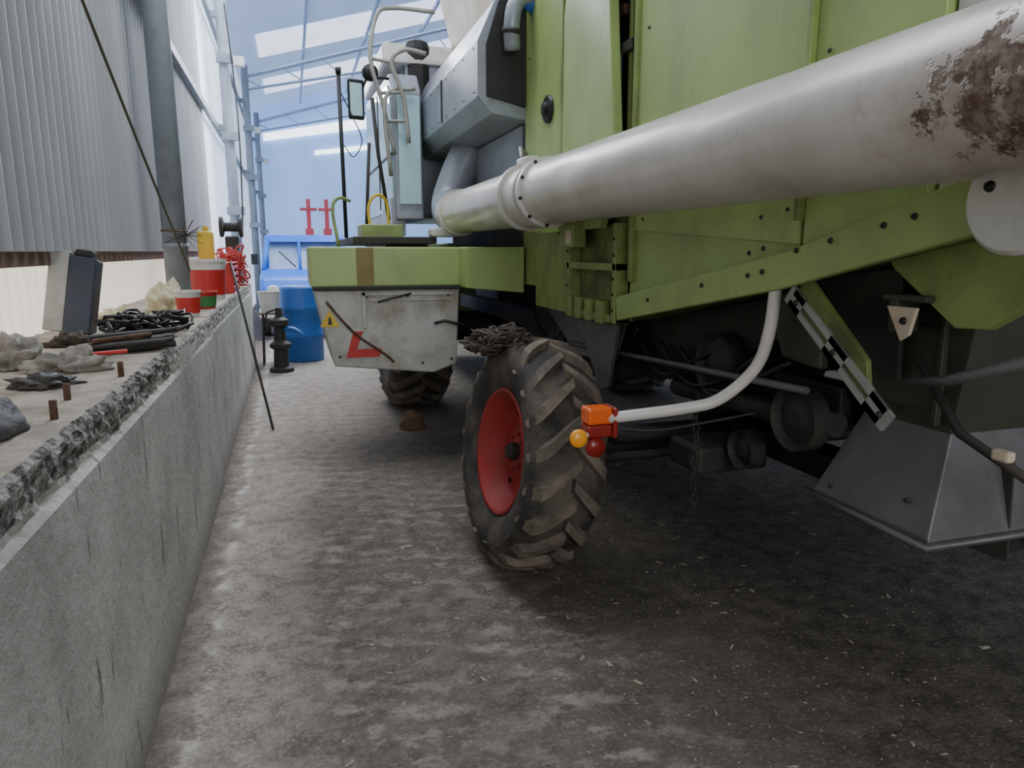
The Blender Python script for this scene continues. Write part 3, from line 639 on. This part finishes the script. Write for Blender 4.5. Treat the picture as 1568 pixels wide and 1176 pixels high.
def lump(name,c,sx,sy,sz,mat,k=1.5,fr=9,seed=0,nu=40,nv=18):
    V=[];F=[]
    for i in range(nv+1):
        ph=math.pi/2*i/nv
        for j in range(nu):
            t=2*math.pi*j/nu; p=Vector((math.cos(t)*math.cos(ph),math.sin(t)*math.cos(ph),math.sin(ph)))
            d=1+.35*k*noise.noise(p*2.2+Vector((seed,0,0)))+.2*k*noise.noise(p*fr+Vector((0,seed,0)))-.12*k*abs(noise.noise(p*fr*.9+Vector((0,0,seed))))
            V.append((c[0]+p.x*sx*d,c[1]+p.y*sy*d,c[2]+max(0,p.z*sz*d)))
    for i in range(nv):
        for j in range(nu):
            a=i*nu+j;b=i*nu+(j+1)%nu; F.append((a,b,b+nu,a+nu))
    F.append(tuple(range(nu)))
    return mesh(name,V,F,mat,smooth=True)
lump('cloth_sack',(-.80,2.95,LZ-.003),.13,.10,.07,plast,1.5,4.5,1)
lump('cloth_sack',(-1.04,3.1,LZ-.003),.11,.13,.10,plast,1.5,4.5,5)
lump('cloth_sack',(-.80,2.62,LZ-.003),.10,.09,.035,dark,1.5,4.5,9)
lump('rag_heap',(-1.0,3.7,LZ-.003),.09,.08,.06,twig,1.4,5,12)
lump('dark_tarp',(-.76,1.93,LZ-.003),.11,.17,.09,M('tarp_cloth',(74,72,74),.8,0,(48,47,50),.6,8,.3),.7,4,3)
lump('cream_rag',(-.86,5.55,LZ-.003),.13,.22,.2,cream,1.3,5,4)
lump('work_glove_pile',(-1.05,4.95,LZ-.003),.12,.14,.08,cream,1.5,5,8)
lump('crumpled_paper',(-.85,4.85,LZ-.003),.06,.06,.04,whitep,1.7,4,2)
for (x,y) in ((-.66,2.35),(-.62,2.08),(-.60,1.62),(-.60,2.76)):
    pipe('anchor_bolt',[(x,y,LZ-.02),(x,y+.005,LZ+.045)],.010,rust,seg=8)
def bucket(name,c,r0,r1,h,mat,mat2=None,handle=True):
    e=empty(name,c)
    v,f=lathe([(0,.001),(0,r0),(h*.92,r1),(h*.93,r1+.008),(h,r1+.008),(h,r1-.004),(h*.1,r0-.006),(h*.1,.001)],'z',c,28)
    mesh('shell',v,f,mat,e,smooth=False)
    if mat2:
        v,f=lathe([(h*.12,r0+(r1-r0)*.13+.003),(h*.74,r0+(r1-r0)*.8+.003)],'z',c,28); mesh('label',v,f,mat2,e)
    if handle:
        q=[Vector(c)+Vector(((r1+.008)*math.cos(t),-.03-.06*math.sin(t),h*.9-.07*math.sin(t))) for t in [math.pi*k/10 for k in range(11)]]
        pipe('handle',q,.004,steel,e,seg=6)
    return e
bucket('paint_bucket',(-.74,7.0,LZ),.14,.165,.36,whitep,redm)
bucket('paint_can',(-.68,5.2,LZ),.065,.08,.17,whitep,redm,False)
bucket('red_bucket',(-.65,5.85,LZ),.075,.09,.13,redm,M('green_label',(60,130,70),.5),False)
e=empty('tool_crate',(-.75,8.2,LZ))
box('base',-.95,-.6,7.9,8.6,LZ,LZ+.02,redm,e)
for k in range(4): box('slat_%d'%k,-.96,-.94,7.9,8.6,LZ+.03+.07*k,LZ+.07+.07*k,redm,e); box('slat_f%d'%k,-.6,-.58,7.9,8.6,LZ+.03+.07*k,LZ+.07+.07*k,redm,e)
box('end_a',-.96,-.58,7.88,7.9,LZ,LZ+.3,redm,e); box('end_b',-.96,-.58,8.6,8.62,LZ,LZ+.3,redm,e); box('lid',-.96,-.58,7.88,8.62,LZ+.3,LZ+.315,redm,e)
e=empty('yellow_canister',(-.84,8.15,LZ+.315))
box('body',-.92,-.77,8.05,8.25,LZ+.315,LZ+.64,yellow,e,.03); pipe('neck',[(-.84,8.15,LZ+.63),(-.84,8.15,LZ+.69)],.03,yellow,e)
parts=[]
for i in range(40):
    c=Vector((-.72+random.uniform(-.1,.12),9.1+random.uniform(-.2,.25),LZ+.24))
    p=[c+Vector((random.uniform(-.12,.12),random.uniform(-.12,.12),random.uniform(-.22,.24))) for _ in range(5)]
    parts.append(sweepdata(smoothpath(p,4),random.uniform(.006,.012),5))
multi('red_rope_tangle',parts,M('red_rope',(190,70,66),.8,0,(120,60,55),.5,9),smooth=True)
e=empty('bench_grinder',(-.72,10.0,LZ))
box('pedestal',-.8,-.64,9.9,10.1,LZ,LZ+.62,dark,e,.02)
v,f=lathe([(-.86,.001),(-.86,.13),(-.82,.13),(-.80,.06),(-.64,.06),(-.62,.13),(-.58,.13),(-.58,.001)],'x',(0,10.0,LZ+.74),24); mesh('wheels',v,f,dark,e)
parts=[]
for i in range(22):
    a=random.uniform(0,6.28);l=random.uniform(.06,.16)
    parts.append(sweepdata([(-.78,6.09,1.72),(-.78+l*math.cos(a),6.05,1.72+l*math.sin(a)*.9)],.0025,4))
multi('wire_bunch',parts,dark)
pipe('leaning_steel_bar',[(-.24,6.55,.012),(-.525,7.6,1.2),(-.60,7.87,1.5)],.012,dark)

# ---------------------------------------------------------------- far objects
e=empty('blue_barrel',(.1,10.9,0))
v,f=lathe([(0,.001),(0,.29),(.02,.3),(.35,.3),(.37,.315),(.40,.3),(.75,.3),(.77,.315),(.80,.3),(1.06,.3),(1.1,.29),(1.1,.27),(1.07,.26),(1.07,.001)],'z',(.1,10.9,0),40); mesh('drum',v,f,blue,e,smooth=True)
e=empty('white_bucket_stand',(-.33,10.6,0))
for dx in (-.12,.12):
    for dy in (-.12,.12): pipe('leg',[(-.33+dx,10.6+dy,0),(-.33+dx*.8,10.6+dy*.8,.72)],.014,dark,e)
box('top',-.47,-.19,10.46,10.74,.72,.74,wood,e)
v,f=lathe([(.74,.001),(.74,.12),(1.02,.15),(1.04,.16),(1.04,.14),(.8,.1)],'z',(-.33,10.6,0),24); mesh('pail',v,f,whitep,e)
e=empty('hand_water_pump',(-.2,9.9,0))
v,f=lathe([(0,.001),(0,.16),(.05,.16),(.07,.1),(.3,.09),(.33,.14),(.38,.14),(.42,.08),(.6,.07),(.63,.12),(.7,.12),(.74,.05),(.86,.04),(.88,.001)],'z',(-.2,9.9,0),24); mesh('pump_body',v,f,dark,e,smooth=False)
pipe('spout',smoothpath([(-.2,9.9,.55),(-.05,9.85,.58),(0.06,9.82,.52),(.07,9.82,.45)]),.03,blue,e); pipe('lever',[(-.2,9.9,.86),(-.35,9.85,.8),(-.4,9.83,.55)],.015,dark,e)
lump('wood_block_chock',(.98,6.25,0),.12,.09,.16,wood,.5,4,2)
VX=.28; VY=13.6
e=empty('blue_van',(VX,VY+2,0))
prismx('body_lower',[(VY,.45),(VY-.1,.9),(VY+.02,1.14),(VY+.7,1.26),(VY+4.4,1.28),(VY+4.4,.45)],VX-.85,VX+.85,bluev,e,.07)
prismx('cab_interior',[(VY+.95,1.24),(VY+1.4,1.8),(VY+4.2,1.8),(VY+4.3,1.24)],VX-.7,VX+.7,interior,e,.04)
prismx('roof',[(VY+1.2,1.78),(VY+1.4,1.92),(VY+4.1,1.92),(VY+4.3,1.78)],VX-.76,VX+.76,bluev,e,.03)
for s in (-1,1):
    pipe('a_pillar',[(VX+s*.78,VY+.72,1.25),(VX+s*.71,VY+1.25,1.84)],.05,bluev,e)
    pipe('b_pillar',[(VX+s*.76,VY+2.3,1.25),(VX+s*.71,VY+2.3,1.84)],.05,bluev,e)
    v,f=lathe([(VY-.13,.001),(VY-.13,.10),(VY-.06,.12),(VY+.0,.001)],'y',(VX+s*.62,0,.88),20); mesh('headlamp',v,f,whitep,e)
    box('wing_mirror',VX+s*.95-.06,VX+s*.95+.06,VY+.9,VY+.95,1.35,1.55,black,e)
pipe('centre_pillar',[(VX-.12,VY+.74,1.26),(VX-.12,VY+1.25,1.84)],.03,bluev,e)
pipe('wiper',[(VX-.2,VY+.78,1.3),(VX-.5,VY+1.02,1.6)],.012,black,e)
pipe('steering_wheel',[(VX+.35+.16*math.cos(a),VY+.9,1.45+.12*math.sin(a)) for a in [k*math.pi/8 for k in range(17)]],.014,black,e)
box('red_seat',VX+.1,VX+.45,VY+.9,VY+1.0,1.26,1.4,redm,e,.02)
box('bumper',VX-.88,VX+.88,VY-.2,VY,.4,.6,whitep,e,.04); box('grille',VX-.4,VX+.4,VY-.12,VY-.04,.75,.98,black,e,.02)
for x in (VX-.87,VX+.73):
    for y in (VY+.8,VY+3.4):
        v,f=lathe([(x,.001),(x,.2),(x+.01,.33),(x+.14,.33),(x+.14,.001)],'x',(0,y,.33),24); mesh('wheel',v,f,rubber,e)
e=empty('red_vehicle_lift',(.8,23.5,0))
for x in (.6,1.15):
    box('post',x-.06,x+.06,23.4,23.6,0,3.2,redf,e,.01); box('cap',x-.25,x+.25,23.38,23.62,2.85,2.93,redf,e,.01); box('foot',x-.2,x+.2,23.2,23.8,0,.03,redf,e)
    box('carriage',x-.12,x+.12,23.3,23.42,1.4,2.3,redf,e,.01)

# ---------------------------------------------------------------- lights / world / camera
w=bpy.data.worlds.new('World'); bpy.context.scene.world=w; w.use_nodes=True
bg=w.node_tree.nodes['Background']; bg.inputs[0].default_value=(.86,.92,1,1); bg.inputs[1].default_value=.62
def area(name,loc,tgt,sx,sy,e,col=(1,1,1)):
    l=bpy.data.lights.new(name,'AREA'); l.shape='RECTANGLE'; l.size=sx;l.size_y=sy;l.energy=e;l.color=col
    o=bpy.data.objects.new(name,l); o.location=loc
    o.rotation_euler=(Vector(tgt)-Vector(loc)).to_track_quat('-Z','Y').to_euler(); C.objects.link(o); return o
area('added_fill_near',(-.1,5.4,6.1),(.1,5.2,0),1.4,5,220,(.97,.98,1))  # added overhead fill lamp, out of view, brightens the foreground
area('skylight_area_far',(.9,13,6.2),(.6,12.5,0),3,8,560,(.86,.92,1))
area('far_bay_daylight',(.9,12.4,4.8),(.3,5.5,.3),1.6,1.6,300,(.93,.96,1))
area('open_gate_area',(-.1,-3.6,2.8),(.8,3,1.2),4,3,180,(1,.99,.97))
cam=bpy.data.cameras.new('camera'); cam.sensor_width=36; cam.lens=24.7; cam.clip_start=.02
co=bpy.data.objects.new('camera',cam); co.location=(0,0,1.6); co.rotation_euler=(math.radians(90-10.7),0,math.radians(-17.2)); C.objects.link(co)
bpy.context.scene.camera=co
